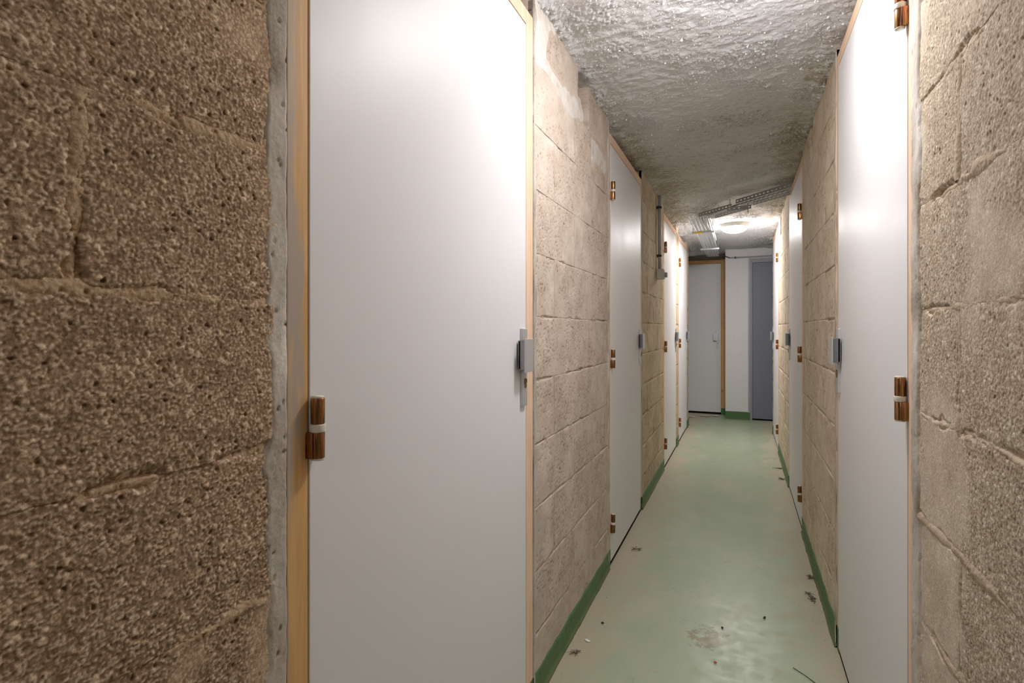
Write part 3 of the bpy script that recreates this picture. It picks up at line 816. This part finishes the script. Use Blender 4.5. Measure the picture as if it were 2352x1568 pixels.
# tray along the corridor
W3, L3 = .145, 2.58
tr = tag(empty('cable_tray', (-.262, 4.74, 2.062), R(90)), 'perforated metal cable tray running from the mesh tray to the end wall', 'cable tray')
bm = bmesh.new(); perforated(bm, L3, W3, 5, .036, .026, .010); o = obj('tray_bottom', bm, M['galv'], tr); solid(o, .0012)
for yy in (0, W3):
    bm = bmesh.new(); perforated(bm, L3, .028, 1, .034, .02, .007, vertical=True); place(bm, Matrix.Translation((0, yy, 0)))
    o = obj('tray_side', bm, M['galv'], tr); solid(o, .0012)
for i, (yy, rr, mt) in enumerate(((.02, .006, 'cable_white'), (.038, .005, 'cable_black'), (.06, .006, 'cable_white'))):
    bm = bmesh.new(); tube(bm, [(x, yy+.006*math.sin(x*5+i), rr+.002) for x in np.linspace(.03, L3-.05, 24)], rr, 8)
    tag(obj('cable', bm, M[mt]), ['white cable nearest the lamp, lying in the perforated tray', 'dark cable lying in the perforated tray', 'white cable in the middle of the perforated tray'][i], 'cable').matrix_world = tr.matrix_basis
bm = bmesh.new(); tube(bm, [(.05, -.012, .012), (.25, -.018, .004), (.42, -.013, .010), (.66, -.022, -.006), (.72, -.012, .0), (.95, -.015, .008), (1.3, -.012, .012)], .0065, 8)
tag(obj('cable', bm, M['cable_white']), 'white cable hanging beside the perforated tray, nearest the lamp', 'cable').matrix_world = tr.matrix_basis
def bracket(y, label, tape=False):
    b = tag(empty('tray_bracket', (-.335, y, 2.046)), label, 'bracket', 'slotted brackets under the perforated tray')
    bm = bmesh.new(); perforated(bm, .2, .030, 1, .04, .022, .009, vertical=False); place(bm, Matrix.Translation((-.1, -.015, 0)))
    o = obj('rail', bm, M['galv'], b); solid(o, .002)
    for yy in (-.015, .015):
        bm = bmesh.new(); box(bm, -.1, .1, yy-.001, yy+.001, -.0, .015); obj('rail_side', bm, M['galv'], b)
    for xx in (-.088, .088):
        bm = bmesh.new(); cyl(bm, (xx, 0, .05), .003, .11, seg=8); obj('threaded_rod', bm, M['galv_dark'], b)
    if tape:
        bm = bmesh.new(); box(bm, -.072, -.005, -.0165, -.0148, -.003, .0135, 0); box(bm, -.072, -.005, -.0165, .015, -.003, -.0015, 0); obj('yellow_tape', bm, M['yellow'], b)['label'] = 'yellow tape wrap'
bracket(5.37, 'tray bracket with a band of yellow tape, the nearer one', True)
bracket(6.53, 'plain tray bracket near the end wall')

# diagonal expanded-mesh tray from the right wall, two lengths
def mesh_tray(p0, p1, wdt, z, label, dark, zb):
    p0 = Vector(p0); p1 = Vector(p1); L = (p1-p0).length; ang = math.atan2(p1.y-p0.y, p1.x-p0.x)
    r = tag(empty('mesh_tray', (p0.x, p0.y, z), ang), label, 'cable tray')
    # near edge is y = 0, the tray lies on the far side (-y in its own frame after the turn)
    bm = bmesh.new(); perforated(bm, L, .030, 1, .036, .02, .0085, vertical=True); o = obj('slotted_side', bm, M['galv_dark'], r); solid(o, .0015)
    bm = bmesh.new(); perforated(bm, L, .028, 1, .036, .02, .0085, vertical=True); place(bm, Matrix.Translation((0, -wdt, 0))); o = obj('slotted_side', bm, M['galv_dark'], r); solid(o, .0015)
    bm = bmesh.new(); step = .021
    def bar(a, b):
        a = Vector(a); b = Vector(b); d = (b-a)
        if d.length < .004: return
        n = Vector((-d.y, d.x)).normalized()*.0014
        v = [bm.verts.new((q.x, q.y, zz)) for zz in (0, .0016) for q in (a-n, a+n, b+n, b-n)]
        for f in ((0, 1, 2, 3), (7, 6, 5, 4), (0, 4, 5, 1), (1, 5, 6, 2), (2, 6, 7, 3), (3, 7, 4, 0)): bm.faces.new([v[k] for k in f])
    sl = .5
    x = -wdt/sl
    while x < L:
        for sg in (1, -1):
            # bar runs across: from y=0 to y=-wdt while x advances by wdt/sl
            a = (x, 0.) if sg > 0 else (x, -wdt); b = (x+wdt/sl, -wdt) if sg > 0 else (x+wdt/sl, 0.)
            t0 = max(0, (0-a[0])/(b[0]-a[0])); t1 = min(1, (L-a[0])/(b[0]-a[0]))
            if t1 > t0:
                f = lambda t: (a[0]+(b[0]-a[0])*t, a[1]+(b[1]-a[1])*t)
                bar(f(t0), f(t1))
        x += step*2
    m_ = obj('mesh_bottom', bm, M['galv'], r)
    return r
# (direction of travel is from left end towards the right wall so that -y is ... the far side is +normal)
mesh_tray((.300, 3.985), (-.055, 4.37), .165, 2.078, 'diagonal expanded mesh cable tray from the right wall, nearer length', True, 0)
mesh_tray((-.072, 4.388), (-.335, 4.66), .165, 2.058, 'expanded mesh tray length joining the perforated tray', True, 0)
st = tag(empty('strut_bracket', (-.02, 4.36, 2.03), R(-6)), 'short grey steel channel hanging under the mesh tray', 'bracket')
bm = bmesh.new(); perforated(bm, .165, .028, 1, .033, .012, .008, vertical=True); place(bm, Matrix.Translation((-.08, -.018, -.002))); o = obj('channel_side', bm, M['galv_dark'], st); solid(o, .002)
bm = bmesh.new(); box(bm, -.08, .085, -.018, .018, .024, .0265, .0005); obj('channel_top', bm, M['galv_dark'], st)
bm = bmesh.new(); cyl(bm, (.062, 0, .01), .003, .07, seg=8); obj('threaded_rod', bm, M['galv_dark'], st)
bm = bmesh.new(); cyl(bm, (-.062, 0, .05), .003, .07, seg=8); obj('threaded_rod', bm, M['galv_dark'], st)
cab = bmesh.new(); tube(cab, [(.29, 4.12, 2.092), (.1, 4.32, 2.092), (-.1, 4.52, 2.086), (-.26, 4.72, 2.080)], .005, 8)
tag(obj('cable', cab, M['cable_black']), 'dark cable lying in the mesh tray', 'cable')

# ------------------------------------------------------------------ floor litter
def lump(name, x, y, s, mat, label, cat, seed, flat=.5, group=None, rz=0):
    r = random.Random(seed); bm = bmesh.new()
    bmesh.ops.create_icosphere(bm, subdivisions=2, radius=1)
    for v in bm.verts:
        k = 1+r.uniform(-.22, .22); v.co = Vector((v.co.x*s[0]*k, v.co.y*s[1]*k, v.co.z*s[2]*k))
    zmin = min(v.co.z for v in bm.verts)
    for v in bm.verts: v.co.z -= zmin
    o = obj(name, bm, mat); o.location = (x, y, .0012); o.rotation_euler = (0, 0, rz)
    return tag(o, label, cat, group)
def fl_xy(u, v):
    z = 1240*CAMH/(v-755); xc = (u-1176)/1240*z; c, s = math.cos(R(YAW)), math.sin(R(YAW))
    return xc*c - z*s, xc*s + z*c
items = [
 ('grit', fl_xy(1384, 1432), (.006, .004, .003), 'pebble', 'small black crumb on the floor close to the left skirting', 'grit'),
 ('grit', fl_xy(1756, 1420), (.0085, .004, .003), 'pebble', 'black elongated crumb on the floor toward the right side', 'grit'),
 ('grit', fl_xy(1659, 1443), (.006, .004, .003), 'pebble', 'black crumb in the middle of the floor, above the brown stain', 'grit'),
 ('chip', fl_xy(1643, 1522), (.005, .004, .002), 'red_chip', 'tiny red chip on the shiny part of the floor', 'chip'),
 ('chip', fl_xy(1349, 1472), (.007, .011, .002), 'flake', 'small white paint chip on the floor by the left skirting', 'chip'),
]
for i, (nm, (x, y), s_, mt, lb, ct) in enumerate(items):
    lump(nm, x, y, s_, M[mt], lb, ct, 10+i, rz=i*1.1)
def fluff(pts, label, seed, r=.0035):
    rr = random.Random(seed); bm = bmesh.new()
    for _ in range(15):
        k = rr.randrange(len(pts)-1) if len(pts) > 1 else 0
        t_ = rr.random(); a = Vector(pts[k]); b = Vector(pts[min(k+1, len(pts)-1)]); c = a.lerp(b, t_)
        p = [Vector((c.x+rr.gauss(0, .010), c.y+rr.gauss(0, .012), .002+rr.random()*.006)) for _ in range(3)]
        tube(bm, p, r*rr.uniform(.15, .4), 5)
    return tag(obj('dust_clump', bm, M['dust'], None, True), label, 'dust', 'clumps of dust on the floor')
fluff([fl_xy(1852, 1362), fl_xy(1862, 1372), fl_xy(1872, 1383)], 'dark hooked dust clump on the floor near the right skirting, the nearer one', 2)
fluff([fl_xy(1858, 1325), fl_xy(1866, 1328)], 'small dark dust clump by the right skirting above the hooked one', 3)
fluff([fl_xy(1775, 1075), fl_xy(1800, 1077)], 'dust clump before the green band beyond the second right door', 4)
fluff([fl_xy(1790, 1100), fl_xy(1800, 1102)], 'dust clump beside the far edge of the second right door', 5)
fluff([fl_xy(1450, 1262), fl_xy(1472, 1263)], 'faint dust curl on the floor before the second left door', 6, .0022)
fluff([fl_xy(1312, 1500), fl_xy(1328, 1500)], 'faint dust curl on the floor by the left skirting, closest to the viewer', 7, .0022)
bm = bmesh.new(); a = fl_xy(1822, 1535); b = fl_xy(1875, 1572)
tube(bm, [(a[0], a[1], .003), ((a[0]+b[0])/2+.002, (a[1]+b[1])/2, .004), (b[0], b[1], .003)], .0012, 6)
tag(obj('twig', bm, M['twig'], None, True), 'thin dark twig on the floor at the bottom of the picture', 'twig')
for i, (u, v, s_) in enumerate(((1588, 958, (.045, .02, .010)), (1620, 956, (.07, .03, .008)), (1643, 956, (.05, .03, .008)))):
    x, y = fl_xy(u, v); y = min(y, 7.70)
    lump('rubble', x, y, s_, M['rubble'], ['left lump of pale rubble before the pine framed door', 'middle flat lump of pale rubble before the pine framed door', 'right lump of pale rubble before the pine framed door'][i], 'rubble', 40+i)
# fine grit along the edges, uncountable
bm = bmesh.new(); r3 = random.Random(11)
for i in range(1300):
    y = .9 + 6.2*r3.random()**1.3
    e = abs(r3.gauss(0, .05))
    x = (-A+.012+e) if r3.random() < .5 else (B-.012-e*.8)
    if i % 6 == 0: x = r3.uniform(-.5, .28)
    s = r3.uniform(.0007, .0022)
    c = Vector((x, y, .002+s*.3))
    pv = [bm.verts.new(c + Vector((r3.uniform(-1.4, 1.4), r3.uniform(-1, 1), r3.uniform(-.5, .6)))*s) for _ in range(4)]
    for f in ((0, 1, 2), (0, 2, 3), (0, 3, 1), (1, 3, 2)): bm.faces.new([pv[k] for k in f])
tag(obj('floor_grit', bm, M['dust']), 'fine grit and crumbs scattered along both edges of the green floor', 'grit', kind='stuff')
